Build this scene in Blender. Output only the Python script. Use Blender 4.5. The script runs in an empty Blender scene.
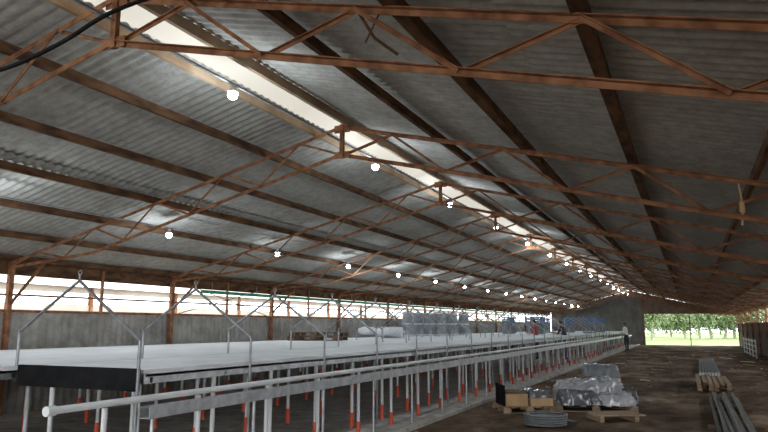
import bpy, bmesh, math, random
from mathutils import Vector, Matrix, noise
random.seed(7)
S=bpy.context.scene
S.view_settings.view_transform='Standard'
S.view_settings.exposure=.65
H=1.6
# ---------------- materials ----------------
def mat(name,c1,c2=None,scale=4,rough=.7,metal=0,bump=0,detail=6,stretch=(1,1,1),lo=.35,hi=.65,c3=None,emit=None,bd=.03,spec=.5,blotch=None,bl=.45):
    m=bpy.data.materials.new(name); m.use_nodes=True
    nt=m.node_tree; n=nt.nodes; l=nt.links; b=n['Principled BSDF']
    b.inputs['Roughness'].default_value=rough; b.inputs['Metallic'].default_value=metal
    b.inputs['Specular IOR Level'].default_value=spec
    b.inputs['Base Color'].default_value=(*c1,1)
    if c2 is not None or bump:
        tc=n.new('ShaderNodeTexCoord'); mp=n.new('ShaderNodeMapping'); mp.inputs['Scale'].default_value=stretch
        l.new(tc.outputs['Object'],mp.inputs['Vector'])
        nz=n.new('ShaderNodeTexNoise'); nz.inputs['Scale'].default_value=scale; nz.inputs['Detail'].default_value=detail
        l.new(mp.outputs['Vector'],nz.inputs['Vector'])
        if c2 is not None:
            r=n.new('ShaderNodeValToRGB'); r.color_ramp.elements[0].position=lo; r.color_ramp.elements[1].position=hi
            r.color_ramp.elements[0].color=(*c1,1); r.color_ramp.elements[1].color=(*c2,1)
            if c3 is not None:
                e=r.color_ramp.elements.new((lo+hi)/2); e.color=(*c3,1)
            l.new(nz.outputs['Fac'],r.inputs['Fac']); out=r.outputs['Color']
            if blotch:   # second, finer mottling layer multiplied in
                n2=n.new('ShaderNodeTexNoise'); n2.inputs['Scale'].default_value=blotch; n2.inputs['Detail'].default_value=10; n2.inputs['Roughness'].default_value=.75
                l.new(mp.outputs['Vector'],n2.inputs['Vector'])
                r2=n.new('ShaderNodeValToRGB'); r2.color_ramp.elements[0].position=.36; r2.color_ramp.elements[1].position=.58
                r2.color_ramp.elements[0].color=(bl,bl*.95,bl*.88,1); r2.color_ramp.elements[1].color=(1,1,1,1)
                mm=n.new('ShaderNodeMix'); mm.data_type='RGBA'; mm.blend_type='MULTIPLY'; mm.inputs[0].default_value=1
                l.new(n2.outputs['Fac'],r2.inputs['Fac']); l.new(out,mm.inputs[6]); l.new(r2.outputs['Color'],mm.inputs[7]); out=mm.outputs[2]
            l.new(out,b.inputs['Base Color'])
        if bump:
            bp=n.new('ShaderNodeBump'); bp.inputs['Strength'].default_value=bump; bp.inputs['Distance'].default_value=bd
            l.new(nz.outputs['Fac'],bp.inputs['Height']); l.new(bp.outputs['Normal'],b.inputs['Normal'])
    if emit:
        b.inputs['Emission Color'].default_value=(*emit[0],1); b.inputs['Emission Strength'].default_value=emit[1]
    return m
M_fibro=mat('fibre_cement_sheet',(.335,.322,.298),(.43,.412,.38),.9,1,0,.0,8,(1,1,1),.3,.7,spec=.05,blotch=6,bl=.72)
M_rust=mat('rusty_steel',(.15,.062,.032),(.32,.155,.08),7,.9,0,.3,spec=.2)
M_purlin=mat('dark_rusty_purlin',(.055,.030,.019),(.16,.082,.042),5,.95,0,.3,6,(2,.6,2),spec=.1)
M_tan=mat('tan_ridge_beam',(.30,.20,.125),(.42,.31,.21),3,.85,spec=.1)
M_galv=mat('galvanised_steel',(.42,.43,.44),(.62,.63,.64),9,.38,.75)
M_galvd=mat('galvanised_tube',(.20,.21,.22),(.34,.35,.36),9,.4,.7)
M_white=mat('white_plastic',(.66,.67,.67),(.77,.78,.78),2,.55)
M_red=mat('orange_red_sleeve',(.62,.075,.03),(.72,.12,.05),4,.5)
M_black=mat('black_sheet',(.006,.006,.007),(.014,.014,.015),6,.85,spec=.15)
M_conc=mat('concrete',(.42,.395,.36),(.60,.57,.525),2.2,.95,0,.25,8,blotch=4,bl=.6)
M_dirt=mat('dirt_path',(.11,.070,.047),(.36,.275,.20),.7,1,0,.9,12,(1,.6,1),.36,.66,(.19,.132,.093),spec=.05,blotch=2.5)
M_grass=mat('grass_ground',(.12,.27,.05),(.26,.42,.11),.6,1,0,.5,10)
M_yard=mat('pale_yard_soil',(.28,.245,.20),(.40,.36,.30),.6,1,0,.5,10)
M_wood=mat('weathered_timber',(.23,.15,.09),(.42,.30,.19),5,.85,0,.2,6,(1,6,6))
M_woodd=mat('dark_timber',(.09,.055,.035),(.17,.11,.07),5,.85,0,.2)
M_card=mat('cardboard',(.40,.25,.12),(.50,.33,.18),3,.8)
M_wrap=mat('plastic_wrap',(.28,.28,.29),(.46,.46,.47),3,.1,0,0,3,(1,1,1),.3,.7,spec=.8)
M_wrapd=mat('dark_plastic_wrap',(.09,.09,.10),(.17,.17,.18),3,.1,0,0,3,(1,1,1),.3,.7,spec=.8)
M_roll=mat('grey_wrapped_roll',(.15,.16,.17),(.26,.275,.285),2,.3,0,0)
M_rollb=mat('roll_strap',(.5,.5,.52),(.6,.6,.62),2,.3,0,0)
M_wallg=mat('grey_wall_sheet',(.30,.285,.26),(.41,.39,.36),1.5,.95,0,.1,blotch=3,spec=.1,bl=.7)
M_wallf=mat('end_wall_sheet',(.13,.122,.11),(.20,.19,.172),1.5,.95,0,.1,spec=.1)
M_wallb=mat('brown_wall_sheet',(.13,.09,.068),(.23,.17,.125),1.5,.9,0,.1)
M_green=mat('green_shadecloth',(.02,.22,.10),(.04,.34,.16),5,.7)
M_neigh=mat('neighbour_cladding',(.40,.35,.29),(.52,.47,.41),.7,.9)
M_trunk=mat('tree_bark',(.30,.25,.20),(.5,.45,.38),5,.9,0,.4)
M_leaf=mat('gum_leaves',(.07,.10,.04),(.20,.24,.11),1.2,.8)
M_skin=mat('skin',(.42,.24,.16)); M_hair=mat('hair',(.02,.015,.01),None,4,.6)
M_redsh=mat('red_shirt',(.35,.04,.05),(.45,.06,.07),8); M_drk=mat('dark_cloth',(.02,.022,.03),(.04,.042,.05),8)
M_wsh=mat('white_shirt',(.65,.66,.68),(.75,.76,.78),8); M_blue=mat('blue_jeans',(.04,.06,.14),(.06,.09,.2),8)
M_crate=mat('grey_crate',(.10,.11,.12),(.2,.21,.22),3,.6); M_tub=mat('blue_tub',(.05,.12,.26),(.07,.16,.33),3,.5)
M_bulb=mat('lit_bulb',(1,1,1),emit=((.66,.87,1),40))
M_sock=mat('white_socket',(.7,.7,.7))
m=bpy.data.materials.new('translucent_ridge_sheet'); m.use_nodes=True; nt=m.node_tree
b=nt.nodes['Principled BSDF']; b.inputs['Base Color'].default_value=(.80,.74,.64,1); b.inputs['Roughness'].default_value=.7
tr=nt.nodes.new('ShaderNodeBsdfTranslucent'); tr.inputs['Color'].default_value=(.22,.20,.168,1)
mx=nt.nodes.new('ShaderNodeMixShader'); mx.inputs['Fac'].default_value=.6
nt.links.new(b.outputs[0],mx.inputs[1]); nt.links.new(tr.outputs[0],mx.inputs[2]); nt.links.new(mx.outputs[0],nt.nodes['Material Output'].inputs['Surface'])
M_trans=m
# ---------------- builder ----------------
class B:
    def __init__(s): s.v=[];s.f=[];s.m=[];s.mats=[];s.sm=[]
    def mi(s,m):
        if m not in s.mats: s.mats.append(m)
        return s.mats.index(m)
    def add(s,vs,fs,m,smooth=False):
        o=len(s.v); s.v+= [tuple(x) for x in vs]; k=s.mi(m)
        for f in fs: s.f.append(tuple(i+o for i in f)); s.m.append(k); s.sm.append(smooth)
    def box(s,x0,x1,y0,y1,z0,z1,m):
        s.add([(x0,y0,z0),(x1,y0,z0),(x1,y1,z0),(x0,y1,z0),(x0,y0,z1),(x1,y0,z1),(x1,y1,z1),(x0,y1,z1)],
          [(0,3,2,1),(4,5,6,7),(0,1,5,4),(1,2,6,5),(2,3,7,6),(3,0,4,7)],m)
    def bar(s,a,b,w,h,m,up=(0,0,1)):
        a=Vector(a);b=Vector(b);d=(b-a).normalized();u=Vector(up)
        if abs(d.dot(u))>.98:u=Vector((0,1,0))
        r=d.cross(u).normalized();u=r.cross(d)
        vs=[p+r*(w/2*i)+u*(h/2*j) for p in (a,b) for i,j in ((-1,-1),(1,-1),(1,1),(-1,1))]
        s.add(vs,[(3,2,1,0),(4,5,6,7),(0,1,5,4),(1,2,6,5),(2,3,7,6),(3,0,4,7)],m)
    def angle(s,a,b,w,m,up=(0,0,1),t=.008):
        a=Vector(a);b=Vector(b);d=(b-a).normalized();u=Vector(up)
        if abs(d.dot(u))>.98:u=Vector((0,1,0))
        r=d.cross(u).normalized();u=r.cross(d)
        s.bar(a+u*(w/2-t/2),b+u*(w/2-t/2),w,t,m,up); s.bar(a-r*(w/2-t/2),b-r*(w/2-t/2),t,w,m,up)
    def cyl(s,a,b,r1,m,r2=None,n=8,caps=True):
        if r2 is None:r2=r1
        a=Vector(a);b=Vector(b);d=(b-a).normalized();u=Vector((0,0,1))
        if abs(d.z)>.98:u=Vector((0,1,0))
        r=d.cross(u).normalized();u=r.cross(d);vs=[]
        for p,q in((a,r1),(b,r2)):
            for i in range(n):
                t=2*math.pi*i/n; vs.append(p+(r*math.cos(t)+u*math.sin(t))*q)
        s.add(vs,[(i,(i+1)%n,n+(i+1)%n,n+i) for i in range(n)],m,True)
        if caps: s.add(vs,[tuple(range(n-1,-1,-1)),tuple(range(n,2*n))],m)
    def path(s,pts,r,m,n=6):
        for i in range(len(pts)-1): s.cyl(pts[i],pts[i+1],r,m,n=n)
    def lump(s,c,sx,sy,sz,m,amp=.2,fr=2.,seg=14,ring=9,p=.6,seed=0):
        vs=[];fs=[]
        def sg(x): return math.copysign(abs(x)**p,x)
        for j in range(ring+1):
            ph=-math.pi/2+math.pi*j/ring
            for i in range(seg):
                th=2*math.pi*i/seg
                q=Vector((sg(math.cos(ph))*sg(math.cos(th)),sg(math.cos(ph))*sg(math.sin(th)),sg(math.sin(ph))))
                k=1+amp*noise.noise(q*fr+Vector((seed,seed*2.3,0)))
                vs.append((c[0]+q.x*sx*k,c[1]+q.y*sy*k,c[2]+q.z*sz*(k if q.z>0 else 1)))
        for j in range(ring):
            for i in range(seg):
                fs.append((j*seg+i,j*seg+(i+1)%seg,(j+1)*seg+(i+1)%seg,(j+1)*seg+i))
        s.add(vs,fs,m,True)
    def torus(s,c,R,r,m,n=28,k=8,tilt=0):
        vs=[];fs=[]
        for i in range(n):
            a=2*math.pi*i/n
            for j in range(k):
                t=2*math.pi*j/k; q=R+r*math.cos(t); x=q*math.cos(a); vs.append((c[0]+x,c[1]+q*math.sin(a),c[2]+r*math.sin(t)+x*tilt))
        for i in range(n):
            for j in range(k): fs.append((i*k+j,((i+1)%n)*k+j,((i+1)%n)*k+(j+1)%k,i*k+(j+1)%k))
        s.add(vs,fs,m,True)
    def drape(s,c,sx,sy,h,m,seed=0,n=44,crump=.02,rz=0,ex=10,smooth=True,slope=(0,0)):
        vs=[];fs=[];o=Vector((seed*3.1,seed*1.7,seed))
        cr,sr=math.cos(rz),math.sin(rz)
        for j in range(n+1):
            for i in range(n+1):
                u=-1+2*i/n; v=-1+2*j/n
                uu=math.copysign(abs(u)**.6,u); vv=math.copysign(abs(v)**.6,v)
                e=max(0,(1-abs(uu)**ex))*max(0,(1-abs(vv)**ex)); z=h*min(1,e*1.25)
                q=Vector((uu*sx,vv*sy,z))*4+o
                rg=(1-abs(noise.noise(q*1.3))*2.2)**3 if abs(noise.noise(q*1.3))<.45 else 0
                big=noise.noise(q*.35)
                d=crump*(rg*1.6+noise.noise(q*2))
                x=uu*sx*(1+.06*noise.noise(q*.5+o)); y=vv*sy*(1+.06*noise.noise(q*.5-o))
                z=max(0,z*(1+.18*big+slope[0]*uu+slope[1]*vv)+d*(1 if e>.02 else .2))
                x+=d*.8*math.copysign(1,uu)*(abs(uu)>.8); y+=d*.8*math.copysign(1,vv)*(abs(vv)>.8)
                vs.append((c[0]+x*cr-y*sr,c[1]+x*sr+y*cr,c[2]+z))
        k=n+1
        for j in range(n):
            for i in range(n): fs.append((j*k+i,j*k+i+1,(j+1)*k+i+1,(j+1)*k+i))
        s.add(vs,fs,m,smooth)
    def mesh(s,name):
        me=bpy.data.meshes.new(name); me.from_pydata(s.v,[],s.f)
        for m in s.mats: me.materials.append(m)
        me.polygons.foreach_set('material_index',s.m); me.polygons.foreach_set('use_smooth',s.sm); me.update()
        return me
    def obj(s,name,loc=(0,0,0),rz=0,parent=None):
        return inst(s.mesh(name),name,loc,rz,parent)
def inst(me,name,loc=(0,0,0),rz=0,parent=None):
    o=bpy.data.objects.new(name,me); S.collection.objects.link(o); o.location=loc; o.rotation_euler=(0,0,rz)
    if parent:o.parent=parent
    return o
# ---------------- shed constants ----------------
XR=-4.5; XL=-11.5; XE=3.5; Y0=-5; Y1=62.0; P=.25
def zr(x): return 2.95+H-P*abs(x-XR)
TR=[4.05+4.3*k for k in range(-2,14)]
# ---------------- roof (corrugated) ----------------
def corr(xa,xb,mt,lift=.12,ya=Y0,yb=Y1,wl=.146,amp=.013,rows=8):
    b=B(); n=int((yb-ya)/wl*6); xs=[xa+(xb-xa)*i/rows for i in range(rows+1)]
    vs=[];fs=[]
    for i in range(n+1):
        y=ya+(yb-ya)*i/n
        for x in xs: vs.append((x,y,zr(x)+lift+amp*math.sin(2*math.pi*y/wl)+.012*noise.noise(Vector((x*.8,y*.5,3)))))
    k=rows+1
    for i in range(n):
        for j in range(rows): fs.append((i*k+j,i*k+j+1,(i+1)*k+j+1,(i+1)*k+j))
    b.add(vs,fs,mt,True); return b
roof=bpy.data.objects.new('ceiling',None); S.collection.objects.link(roof)
corr(XL-.35,-7.9,M_fibro,.12).obj('roof_sheet_west_lower',parent=roof)
corr(-8.1,XR-.42,M_fibro,.145).obj('roof_sheet_west_upper',parent=roof)
corr(XR+.06,-.9,M_fibro,.145).obj('roof_sheet_east_upper',parent=roof)
corr(-1.1,XE+.35,M_fibro,.12).obj('roof_sheet_east_lower',parent=roof)
b=B()
def zs(x,l): return zr(x)+l
b.add([(XR-.5,Y0,zs(XR-.5,.175)),(XR,Y0,zs(XR,.2)),(XR+.16,Y0,zs(XR+.16,.185)),(XR-.5,Y1,zs(XR-.5,.175)),(XR,Y1,zs(XR,.2)),(XR+.16,Y1,zs(XR+.16,.185))],[(0,1,4,3),(1,2,5,4)],M_trans)
b.obj('ridge_light_strip',parent=roof)
pl=B()
for x in (-5.85,-7.0,-8.1,-9.2,-10.35,-11.45,-3.05,-1.8,-.5,.78,2.05,3.4):
    w=.055; d=.11
    if x in(-1.8,-.5): w=.10
    pl.bar((x,Y0,zr(x)+d/2-.01),(x,Y1,zr(x)+d/2-.01),w,d,M_purlin)
for x in (XR-.45,XR+.1):
    pl.bar((x,Y0,zr(x)+.05),(x,Y1,zr(x)+.05),.05,.12,M_tan)
pl.obj('roof_purlins',parent=roof)
# ---------------- trusses ----------------
t=B(); D=.46
def zt(x): return zr(x)-.04
def zb(x):
    d=D
    if x<-9.4: d=D+(.12-D)*(-9.4-x)/(2.1)
    if x>1.6: d=D+(.12-D)*(x-1.6)/(1.9)
    return zr(x)-d
for s,e in((XR,XL),(XR,XE)):
    t.angle((s,0,zt(s)),(e,0,zt(e)),.052,M_rust)
    xs=[s,(-9.4 if e<-5 else 1.6),e]
    for i in range(2): t.angle((xs[i],0.0,zb(xs[i])),(xs[i+1],0.0,zb(xs[i+1])),.052,M_rust)
    n=5; step=(e-s)/n
    for i in range(n):
        x0=s+step*i; xm=x0+step/2; x1=x0+step
        t.angle((x0,0.03,zb(x0)),(xm,0.03,zt(xm)),.034,M_rust,t=.006); t.angle((xm,-.03,zt(xm)),(x1,-.03,zb(x1)),.034,M_rust,t=.006)
t.bar((XR,0,zb(XR)-.05),(XR,0,zt(XR)+.05),.06,.05,M_rust)
t.bar((XR-.13,0,zt(XR)-.02),(XR+.13,0,zt(XR)-.02),.012,.12,M_rust)
t.bar((XR-.13,0,zb(XR)),(XR+.13,0,zb(XR)),.012,.10,M_rust)
for x in (XL,XE):
    t.bar((x,0,0),(x,0,zr(x)),.09,.09,M_rust)
    k=1 if x<0 else -1
    t.angle((x,0,zr(x)-.85),(x+k*.9,0,zb(x+k*.9)),.04,M_rust)
tm=t.mesh('roof_truss')
for y in TR: inst(tm,'roof_truss',(0,y,0))
# ---------------- walls ----------------
def vwall(x,ya,yb,za,zb_,mt,wl=.177,amp=.014):
    b=B();n=int((yb-ya)/wl*6);vs=[];fs=[]
    for i in range(n+1):
        y=ya+(yb-ya)*i/n; xx=x+amp*math.sin(2*math.pi*y/wl)
        vs+=[(xx,y,za),(xx,y,zb_)]
    for i in range(n): fs.append((2*i,2*i+1,2*i+3,2*i+2))
    b.add(vs,fs,mt,True); return b
w=vwall(XL-.1,Y0,Y1,0,1.86,M_wallg)
w.bar((XL-.04,Y0,1.88),(XL-.04,Y1,1.88),.06,.05,M_rust); w.bar((XL-.03,Y0,1.0),(XL-.03,Y1,1.0),.05,.05,M_rust)
w.bar((XL-.06,Y0,zr(XL)-.10),(XL-.06,Y1,zr(XL)-.10),.03,.30,M_purlin)
w.bar((XL-.04,Y0,2.18),(XL-.04,Y1,2.18),.04,.04,M_rust)
for i,y in enumerate(TR[:-1]):
    if i%3==1:
        w.cyl((XL,y,1.85),(XL,y+4.3,2.75),.012,M_rust,n=5); w.cyl((XL,y+4.3,1.85),(XL,y,2.75),.012,M_rust,n=5)
    w.bar((XL,y+2.15,1.85),(XL,y+2.15,2.78),.05,.05,M_rust)
w.obj('wall_left')
w=vwall(XE+.1,Y0,Y1,0,1.75,M_wallb)
w.bar((XE+.04,Y0,1.77),(XE+.04,Y1,1.77),.06,.05,M_rust)
w.obj('wall_right')
def hwall(y,xa,xb,zf,mt):
    b=B();n=int((xb-xa)/.177*6);vs=[];fs=[]
    for i in range(n+1):
        x=xa+(xb-xa)*i/n; a_,c_=zf(x); yy=y+.02*math.sin(2*math.pi*x/.177)
        vs+=[(x,yy,a_),(x,yy,c_)]
    for i in range(n): fs.append((2*i,2*i+1,2*i+3,2*i+2))
    b.add(vs,fs,mt,True); return b
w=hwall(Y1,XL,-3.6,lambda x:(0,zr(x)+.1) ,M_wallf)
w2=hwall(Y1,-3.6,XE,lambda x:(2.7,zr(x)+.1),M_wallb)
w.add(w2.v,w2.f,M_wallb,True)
w.bar((-3.6,Y1-.05,2.67),(XE,Y1-.05,2.67),.08,.1,M_rust); w.bar((-3.6,Y1-.05,0),(-3.6,Y1-.05,zr(-3.6)),.1,.1,M_rust)
w.bar((0,Y1-.05,0),(0,Y1-.05,2.7),.08,.08,M_rust)
w.obj('wall_far')
b=B(); b.cyl((XL+.12,13.6,2.48),(XL+.12,60,2.48),.045,M_green,n=10)
for y in range(14,60,2): b.cyl((XL+.12,y,2.48),(XL+.12,y,2.72),.008,M_galvd,n=4)
b.obj('green_shadecloth_roll')
# ---------------- ground ----------------
def grid(name,x0,x1,y0,y1,nx,ny,z,amp,fr,mt):
    b=B();vs=[];fs=[]
    for j in range(ny+1):
        for i in range(nx+1):
            x=x0+(x1-x0)*i/nx;y=y0+(y1-y0)*j/ny
            e=min((i)/3,(nx-i)/3,1)
            vs.append((x,y,z+amp*noise.fractal(Vector((x*fr,y*fr,0)),1,2,4)*e))
    k=nx+1
    for j in range(ny):
        for i in range(nx): fs.append((j*k+i,j*k+i+1,(j+1)*k+i+1,(j+1)*k+i))
    b.add(vs,fs,mt,True); return b.obj(name)
grid('floor',-4.05,XE+.2,Y0,Y1,60,500,0,.035,1.2,M_dirt)
b=B(); b.box(XL-.3,-4.18,Y0,Y1,-.2,.0,M_conc); b.box(-4.18,-4.02,Y0,Y1,-.2,.06,M_conc); b.obj('floor_slab')
b=B(); b.add([(-90,-60,-.06),(90,-60,-.06),(90,64,-.06),(-90,64,-.06)],[(0,1,2,3)],M_yard); b.add([(-90,64,-.06),(90,64,-.06),(90,190,-.06),(-90,190,-.06)],[(0,1,2,3)],M_grass); b.obj('ground')
b=B(); random.seed(21)
for i in range(260):
    x=random.uniform(-3.9,3.2); y=random.uniform(7,45)
    if -3.8<x<1.2 and 10.5<y<15.5 or (0<x<1.1 and 8<y<34): continue
    s_=random.uniform(.015,.05)
    b.lump((x,y,s_*.3),s_*random.uniform(.8,1.8),s_,s_*.5,random.choice((M_yard,M_dirt,M_wood)),.5,2,7,5,.8,i)
for i in range(26):
    x=random.uniform(-3.7,3.0); y=random.uniform(9,40)
    if -3.8<x<1.2 and 10.5<y<15.5 or (-.6<x<1.4 and 8<y<34): continue
    a=random.uniform(0,3.14); l_=random.uniform(.15,.4); b.bar((x-l_*math.cos(a),y-l_*math.sin(a),.03),(x+l_*math.cos(a),y+l_*math.sin(a),.03),.05,.02,random.choice((M_wood,M_card,M_white)))
b.obj('ground_debris')
# ---------------- tables ----------------
ZT=H-.42
def table(name,xa,xb,ya,yb,nst,legx):
    b=B(); wv=(xb-xa)/nst
    for i in range(nst):
        x0=xa+wv*i; b.box(x0+.006,x0+wv-.006,ya,yb,ZT-.05,ZT,M_white)
    b.box(xa,xb,ya+.02,yb-.02,ZT-.07,ZT-.045,M_white)
    for x in (xa+.02,xb-.02): b.bar((x,ya,ZT-.09),(x,yb,ZT-.09),.04,.09,M_galv)
    y=ya+.1
    while y<yb:
        b.bar((xa,y,ZT-.1),(xb,y,ZT-.1),.04,.05,M_galv)
        for x in legx:
            b.cyl((x,y,.0),(x,y,.24),.036,M_red,n=8); b.cyl((x,y,.24),(x,y,ZT-.1),.026,M_white,n=8)
        y+=1.15
    return b.obj(name)
table('hydroponic_table',-6.5,-4.84,5.0,31.5,6,(-6.2,-5.0))
table('hydroponic_table',-6.5,-4.84,33.5,58,6,(-6.2,-5.0))
table('hydroponic_table',-11.1,-6.56,2.5,31.5,16,(-10.8,-9.3,-7.8))
table('hydroponic_table',-11.1,-6.56,33.5,58,16,(-10.8,-9.3,-7.8))
b=B(); b.box(-6.52,-4.84,4.91,4.95,ZT-.20,ZT+.015,M_black)
b.obj('black_plastic_sheet')
b=B()
def channel(b,x,z,ya,yb,w,h,m,t=.006):
    b.box(x-w/2,x+w/2,ya,yb,z-h/2,z-h/2+t,m); b.box(x-w/2,x-w/2+t,ya,yb,z-h/2+t,z+h/2,m); b.box(x+w/2-t,x+w/2,ya,yb,z-h/2+t,z+h/2,m)
channel(b,-4.33,H-.74,4.5,57,.12,.10,M_galv)
y=4.6
while y<57:
    b.cyl((-4.33,y,0),(-4.33,y,H-.79),.018,M_galv,n=8); y+=1.5
b.obj('galvanised_gutter')
b=B(); b.cyl((-4.58,3.8,H-.655),(-4.58,40,H-.655),.030,M_white,n=12)
b.cyl((-4.58,3.8,H-.655),(-4.58,3.72,H-.655),.040,M_white,n=12)
y=4.3
while y<40:
    b.cyl((-4.58,y,0),(-4.58,y,.2),.034,M_red,n=8); b.cyl((-4.58,y,.2),(-4.58,y,H-.69),.024,M_white,n=8); y+=1.2
b.obj('white_drain_pipe')
# hoops
hb=B(); r=.016; zp=2.08
pts=[(-.83,0,ZT+.002),(-.83,0,1.54),(0,0,zp-.02),(.87,0,1.46),(.87,0,.0)]
hb.path(pts,r,M_galvd)
hb.cyl((0,0,zp-.02),(0,0,zp+.05),.01,M_galvd,n=6)
for i in range(8):
    a0=2*math.pi*i/8;a1=2*math.pi*(i+1)/8
    hb.cyl((.025*math.cos(a0),0,zp+.06+.025*math.sin(a0)),(.025*math.cos(a1),0,zp+.06+.025*math.sin(a1)),.006,M_galvd,n=5)
hm=hb.mesh('hoop_frame')
for i in range(24): 
    y=4.88+1.78*i
    if 31.4<y<33.5: continue
    inst(hm,'hoop_frame',(-5.67,y,0))
hb=B(); hb.path([(-.85,0,ZT),(-.85,0,1.5),(0,0,zp-.02),(.85,0,1.5),(.85,0,ZT)],r,M_galvd); hm2=hb.mesh('hoop_frame')
for i in range(8): inst(hm2,'hoop_frame',(-8.2,16+1.8*i,0))
b=B(); 
q=[(-5.6,3.1,.62),(-5.0,3.0,.0),(-4.75,4.1,.0),(-5.35,4.1,.66)]
b.add(q+[(x-.02,y,z-.02 if z>.1 else z) for x,y,z in q],[(0,1,2,3),(7,6,5,4),(0,4,5,1),(1,5,6,2),(2,6,7,3),(3,7,4,0)],M_white); b.obj('white_board')
# ---------------- items on tables ----------------
def pallet(b,cx,cy,z,L=1.2,W=1.0,m=M_wood):
    for y in(-W/2+.04,0,W/2-.04):
        for x in(-L/2+.07,0,L/2-.07): b.box(cx+x-.07,cx+x+.07,cy+y-.04,cy+y+.04,z+.018,z+.1,m)
        b.box(cx-L/2,cx+L/2,cy+y-.05,cy+y+.05,z,z+.018,m)
    for i in range(7):
        x=-L/2+.05+i*(L-.1)/6; b.box(cx+x-.05,cx+x+.05,cy-W/2,cy+W/2,z+.1,z+.12,m)
b=B(); pallet(b,0,0,0,1.5,1.1,M_woodd); pallet(b,.03,.02,.12,1.5,1.1,M_woodd); b.obj('wooden_pallet',(-10.0,17.2,ZT),.2)
b=B(); random.seed(5)
for i in range(6): b.lump((random.uniform(-.5,.5),random.uniform(-.7,.7),.14+.1*(i%2)),.3,.35,.14,M_wsh,.3,2,seed=i)
b.obj('white_sack_pile',(-10.2,22,ZT))
rb=B(); rb.cyl((0,0,0),(0,0,1.0),.24,M_roll,n=20)
for z in(.02,.48,.93): rb.cyl((0,0,z),(0,0,z+.05),.248,M_rollb,n=20)
rb.cyl((0,0,1.0),(0,0,1.03),.06,M_black,n=10)
rm=rb.mesh('wrapped_roll')
for i in range(6):
    inst(rm,'wrapped_roll',(-10.6+.03*(i%2),25.6+i*1.0,ZT),i)
for i in range(3): inst(rm,'wrapped_roll',(-9.75,27.0+i*1.7,ZT),i)
# slatted crates and tubs further down the tables
cb=B()
def crate(b,z0,m):
    for x in(-.28,.28):
        for y in(-.18,.18): b.box(x-.02,x+.02,y-.02,y+.02,z0,z0+.3,m)
    for k in range(3):
        z=z0+.02+k*.1
        for y in(-.2,.2): b.box(-.3,.3,y-.008,y+.008,z,z+.07,m)
        for x in(-.3,.3): b.box(x-.008,x+.008,-.2,.2,z,z+.07,m)
    b.box(-.3,.3,-.2,.2,z0,z0+.015,m)
crate(cb,0,M_crate);crate(cb,.31,M_crate);crate(cb,.62,M_tub); cm=cb.mesh('crate_stack')
for x,y in((-9.0,36),(-8.1,38),(-7.4,36.2),(-9.8,40),(-8.3,42.5),(-7.2,45),(-5.4,41.0),(-5.5,46.5)): inst(cm,'crate_stack',(x,y,ZT),x*3)
# ---------------- foreground pallet load ----------------
b=B(); pallet(b,0,0,0,1.5,1.2)
b.drape((-.05,.15,.12),.62,.42,.40,M_wrap,1,56,.03,.05,slope=(.12,0))
b.drape((-.3,-.3,.12),.36,.3,.24,M_wrapd,2,40,.025,.1)
b.drape((.38,-.28,.12),.34,.3,.2,M_wrap,5,40,.025,-.1)
b.drape((.66,.1,.12),.16,.4,.26,M_wrapd,6,30,.02,.0)
b.obj('plastic_wrapped_load',(-1.85,13.9,0),.25)
b=B(); pallet(b,0,0,0,1.0,.9)
b.box(-.42,0,-.3,.3,.12,.34,M_card); b.box(-.38,-.04,-.25,.25,.34,.38,M_woodd); b.box(.04,.46,-.36,.28,.12,.26,M_card)
b.drape((.25,0,.26),.2,.28,.12,M_wrapd,7,30,.02)
b.box(-.47,-.43,-.3,.3,.12,.5,M_black); b.obj('cardboard_box_pallet',(-3.0,13.0,0),.5)
b=B(); random.seed(9)
for k in range(5):
    for j in range(3): b.torus((random.uniform(-.015,.015),random.uniform(-.015,.015),.03+k*.036),.26+.04*j,.019,M_wrapd,30,7)
b.path([(.3,0,.1),(.42,.1,.06),(.5,.3,.02),(.42,.5,.02)],.019,M_wrapd,7)
b.obj('hose_coil',(-2.25,11.3,0),.2)
b=B()
for i in range(5): b.bar((-.5+.02*i,-.1+.12*i,.12),(.4,-.12+.13*i,.12),.09,.02,M_wood)
for x in(-.35,.25): b.bar((x,-.15,.06),(x,.45,.06),.07,.1,M_wood)
b.obj('broken_pallet',(-1.2,12.2,0),.5)
b=B(); pallet(b,0,0,0,1.2,1,M_wood); b.drape((0,0,.12),.55,.45,.32,M_roll,4,36,.02); b.obj('wrapped_sack_pallet',(-2.6,21.5,0),.1)
random.seed(3)
b=B()
for i in range(9):
    x=.28+.055*i+random.uniform(-.01,.01); y0=8.6+random.uniform(-.5,.9); y1=16+random.uniform(-.8,1.2); dx=random.uniform(-.08,.08)
    b.bar((x,y0,.1+.05*(i%2)),(x+dx,y1,.1+.05*(i%2)),.045,.045,M_galv)
for y in(9.5,12,14.5): b.bar((.15,y,.03),(.95,y,.03),.08,.07,M_woodd)
b.obj('steel_channel_bundle')
b=B()
for k in range(2):
    for i in range(6):
        x=.1+.13*i; b.bar((x+random.uniform(-.02,.02),18.2+random.uniform(-.4,.4),.1+.09*k),(x,21.3+random.uniform(-.4,.4),.1+.09*k),.1,.08,M_wood)
for y in(18.8,20.5): b.bar((0,y,.03),(.9,y,.03),.08,.07,M_woodd)
b.obj('timber_stack')
b=B()
for i in range(7):
    x=.2+.09*i; b.bar((x,24,.08),(x+.1,33+i*.3,.08),.07,.1,M_galv)
b.obj('steel_pipe_stack')
b=B()
for z in(.1,.35,.6,.85): b.bar((2.9,38,z),(2.9,46,z),.03,.03,M_galv)
for y in range(38,47,2): b.bar((2.9,y,0),(2.9,y,.95),.05,.05,M_galv)
b.obj('metal_gate_panel')
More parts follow.
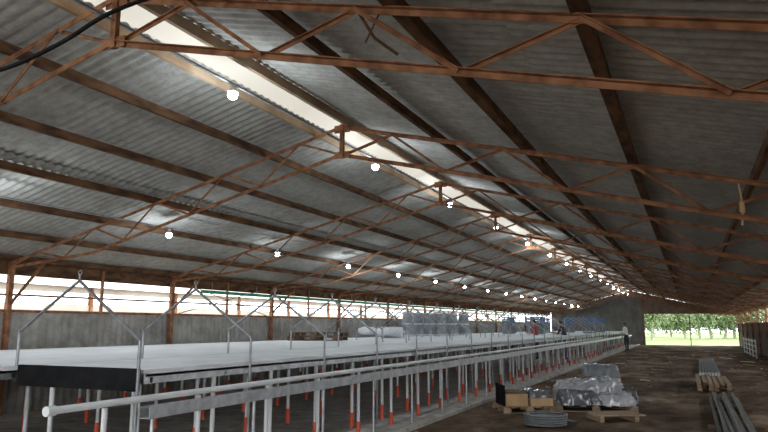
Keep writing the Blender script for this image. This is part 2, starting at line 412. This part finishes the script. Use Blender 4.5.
# ---------------- bulbs ----------------
bb=B(); bb.lump((0,0,0),.056,.056,.05,M_bulb,0,1,14,9,1.); bb.cyl((0,0,.035),(0,0,.07),.058,M_sock,.03,n=12); bb.cyl((0,0,.07),(0,0,.12),.028,M_sock,n=10)
bm_=bb.mesh('light_bulb')
def lamp(x,y,z,p):
    if min(abs(y-t_) for t_ in TR)<.3: p*=.5
    o=inst(bm_,'light_bulb',(x,y,z))
    L=bpy.data.lights.new('bulb_light','POINT'); L.energy=p; L.color=(.80,.91,1); L.shadow_soft_size=.04
    lo=bpy.data.objects.new('bulb_light',L); S.collection.objects.link(lo); lo.parent=o; lo.location=(0,0,-.10)
y=2.0
while y<60: lamp(-4.5,y,H+2.59-.03,24); y+=3.75
y=5.75
while y<60: lamp(-8.6,y,zr(-8.6)-.28,19); y+=3.55
b=B()
b.bar((-4.5,Y0,H+2.69),(-4.5,61,H+2.69),.03,.018,M_galvd); b.bar((-8.6,Y0,zr(-8.6)-.15),(-8.6,61,zr(-8.6)-.15),.03,.018,M_galvd)
b.obj('lighting_conduit')
# cable
P0=[(-8.5,1.2,1.95),(-7.2,1.8,1.75),(-5.9,2.45,1.72),(-5.1,2.9,1.80),(-4.6,3.12,1.92),(-4.2,3.28,2.12),(-3.85,3.42,2.36),(-3.5,3.7,2.58),(-3.2,3.98,2.60)]
pts=[]
for i in range(len(P0)-1):
    a=Vector(P0[max(i-1,0)]);b_=Vector(P0[i]);c=Vector(P0[i+1]);d=Vector(P0[min(i+2,len(P0)-1)])
    for k in range(5):
        t_=k/5; pts.append(.5*((2*b_)+(c-a)*t_+(2*a-5*b_+4*c-d)*t_*t_+(3*b_-a-3*c+d)*t_**3)+Vector((0,0,H)))
pts.append(Vector(P0[-1])+Vector((0,0,H)))
b=B(); b.path(pts,.017,M_black,8); b.obj('electric_cable')
b=B(); b.path([(-2.1,4.1,zr(-2.1)-.02),(-2.0,4.2,zr(-2)-.2),(-1.85,4.3,zr(-2)-.32)],.012,M_purlin)
b.path([(-1.9,4.1,zr(-1.9)-.02),(-2.05,4.15,zr(-2)-.25)],.008,M_purlin); b.obj('hanging_twig')
b=B(); b.path([(.62,8.45,zr(.78)-.02),(.64,8.4,zr(.8)-.25),(.62,8.42,zr(.8)-.5)],.012,M_card); b.lump((.63,8.4,zr(.8)-.3),.03,.03,.07,M_card,.4,3,10,8); b.obj('hanging_rope')
# ---------------- people ----------------
def person(name,loc,rz,shirt,pants,lean=0.,armL=None,armR=None,sc=1.):
    def hp(x,y,z):
        if z>.95:
            dz=z-.95; return (x,y+math.sin(lean)*dz,.95+dz*math.cos(lean))
        return (x,y,z)
    V=[((0,0,.95),.13),((0,0,1.12),.125),((0,0,1.32),.14),((0,0,1.44),.09),((0,0.01,1.52),.055),
       ((.10,0,.88),.095),((.11,.02,.48),.062),((.12,0,.10),.042),((.12,.13,.05),.04),
       ((-.10,0,.88),.095),((-.11,.05,.48),.062),((-.12,-.03,.10),.042),((-.12,.10,.05),.04),
       ((.17,0,1.41),.062),(armR[0] if armR else (.24,.0,1.13),.042),(armR[1] if armR else (.25,.1,.88),.028),
       ((-.17,0,1.41),.062),(armL[0] if armL else (-.24,.0,1.13),.042),(armL[1] if armL else (-.25,.1,.88),.028)]
    E=[(0,1),(1,2),(2,3),(3,4),(0,5),(5,6),(6,7),(7,8),(0,9),(9,10),(10,11),(11,12),(3,13),(13,14),(14,15),(3,16),(16,17),(17,18)]
    kind=[1,0,0,0,2,1,1,1,3,1,1,1,3,0,0,2,0,0,2]
    P_=[hp(*v[0]) for v in V]
    me=bpy.data.meshes.new('tmp'); me.from_pydata(P_,E,[])
    o=bpy.data.objects.new('tmp',me); S.collection.objects.link(o)
    md=o.modifiers.new('s','SKIN'); md.use_smooth_shade=True
    for i,sv in enumerate(me.skin_vertices[0].data): sv.radius=(V[i][1]*(1.25 if i in(1,2,0) else 1),V[i][1]*(.85 if i in (0,1,2) else 1)); sv.use_root=(i==0)
    ss=o.modifiers.new('u','SUBSURF'); ss.levels=2; ss.render_levels=2
    dg=bpy.context.evaluated_depsgraph_get(); ev=o.evaluated_get(dg); m2=bpy.data.meshes.new_from_object(ev)
    m2.name=name; bpy.data.objects.remove(o)
    m2.materials.clear()
    for m in (shirt,pants,M_skin,M_black): m2.materials.append(m)
    PV=[Vector(p) for p in P_]
    for f in m2.polygons:
        c=f.center; best=None;bd=9
        for a_,b_ in E:
            A=PV[a_];Bv=PV[b_];d=Bv-A;tt=max(0,min(1,(c-A).dot(d)/d.length_squared));dd=(c-(A+d*tt)).length
            if dd<bd:
                bd=dd;best=(a_,b_,tt)
        a_,b_,tt=best
        k=kind[a_] if tt<.5 else kind[b_]
        if (a_,b_)==(3,4): k=2 if tt>.35 else 0
        if (a_,b_) in((0,5),(0,9)): k=1
        if (a_,b_) in((13,14),(16,17)): k=0
        if (a_,b_) in((14,15),(17,18)): k=2 if tt>.1 else 0
        if (a_,b_)==(0,1): k=1 if tt<.3 else 0
        if (a_,b_) in((6,7),(10,11)): k=3 if tt>.93 else 1
        f.material_index=k; f.use_smooth=True
    root=inst(m2,name,loc,rz); root.scale=(sc,)*3
    hd=B(); hc=Vector(hp(0,.02,1.63)); 
    hd.lump(hc,.078,.095,.12,M_skin,0,1,16,12,1.)
    hd.lump(hc+Vector((0,-.022,.035)),.086,.092,.10,M_hair,.08,5,16,12,1.)
    hd.lump(hc+Vector((0,.098,-.01)),.013,.018,.022,M_skin,0,1,8,6,1.)
    for sx in(-1,1):
        hd.lump(hc+Vector((sx*.03,.086,.012)),.012,.008,.007,M_hair,0,1,8,6,1.); hd.lump(hc+Vector((sx*.08,0,0)),.012,.02,.03,M_skin,0,1,8,6,1.)
    hd.lump(hc+Vector((0,.09,-.05)),.025,.008,.006,M_redsh,0,1,8,6,1.)
    hd.obj('head',parent=root)
    hn=B()
    for e,w_ in((14,15),(17,18)):
        d=(PV[w_]-PV[e]).normalized(); side=Vector((1,0,0))if abs(d.x)<.8 else Vector((0,1,0)); wp=PV[w_]
        hn.cyl(wp-d*.03,wp+d*.085,.026,M_skin,.036,n=10)
        n_=d.cross(side).normalized(); side=n_.cross(d)
        for k,ln in enumerate((.065,.078,.072,.055)):
            p0=wp+d*.08+side*((k-1.5)*.019); p1=p0+d*ln*.55; p2=p1+(d+n_*.6).normalized()*ln*.5
            hn.cyl(p0,p1,.009,M_skin,n=6); hn.cyl(p1,p2,.008,M_skin,.006,n=6)
        hn.cyl(wp+d*.03+side*.03,wp+d*.075+side*.06,.011,M_skin,.008,n=6)
    hn.obj('hands',parent=root)
    return root
person('worker_standing',(-6.75,32.5,0),math.radians(100),M_redsh,M_drk,.15,((-.24,.15,1.18),(-.18,.38,1.22)),((.24,.15,1.18),(.18,.38,1.22)),1.08)
person('worker_leaning',(-5.4,32.6,0),math.radians(80),M_drk,M_blue,.35,((-.24,.2,1.15),(-.15,.42,1.2)),((.24,.2,1.15),(.15,.42,1.2)),1.08)
person('worker_walking',(-3.78,46,0),math.radians(60),M_wsh,M_drk,.15,None,((.24,.15,1.15),(.2,.38,1.15)),1.03)
# ---------------- outside ----------------
b=B()
b.box(-18.1,-18,-20,75,-.06,2.28,M_neigh); b.box(-18.2,-18,-20,75,2.66,2.86,M_neigh)
b.add([(-17.7,-20,2.88),(-17.7,75,2.88),(-25,75,3.7),(-25,-20,3.7)],[(0,1,2,3)],M_neigh)
for y in range(-20,76,4): b.bar((-18,y,0),(-18,y,2.85),.12,.12,M_rust)
b.obj('neighbouring_shed')
def tree(loc,h,sd):
    random.seed(sd); b=B(); tips=[]
    def br(p,d,l,r,lv):
        q=p+d*l; b.cyl(p,q,r,M_trunk,r*.7,n=7,caps=False)
        if lv==0: tips.append(q);return
        for _ in range(3):
            nd=(d+Vector((random.uniform(-.8,.8),random.uniform(-.8,.8),random.uniform(-.35,.3)))).normalized(); br(q,nd,l*.74,r*.65,lv-1)
        if lv<=2: tips.append(q)
    br(Vector((0,0,-.06)),Vector((random.uniform(-.2,.2),0,1)).normalized(),h*.15,h*.02,3)
    for t_ in tips:
        for _ in range(70):
            c=t_+Vector((random.gauss(0,.55),random.gauss(0,.55),random.gauss(-.3,.55)))*h*.12
            if c.z<.3: continue
            a=Vector((random.uniform(-1,1),random.uniform(-1,1),random.uniform(-1,1))).normalized()*.24; d_=a.orthogonal().normalized()*.09
            b.add([c-a,c+d_,c+a,c-d_],[(0,1,2,3)],M_leaf)
    b.obj('gum_tree',loc)
for i in range(22):
    random.seed(i); tree((-15+i*1.6+random.uniform(-.8,.8),88+random.uniform(-9,24),0),random.uniform(7.5,12.5),i+3)
W=bpy.data.worlds.new('overcast_sky'); S.world=W; W.use_nodes=True
bg=W.node_tree.nodes['Background']; bg.inputs['Color'].default_value=(.92,.96,1,1); bg.inputs['Strength'].default_value=3.4
cam=bpy.data.cameras.new('camera'); cam.lens=36*660/768; cam.sensor_width=36; cam.clip_end=400
co=bpy.data.objects.new('camera',cam); S.collection.objects.link(co); co.location=(0,0,H)
co.rotation_euler=(math.radians(99.46),0,math.radians(24.57)); S.camera=co
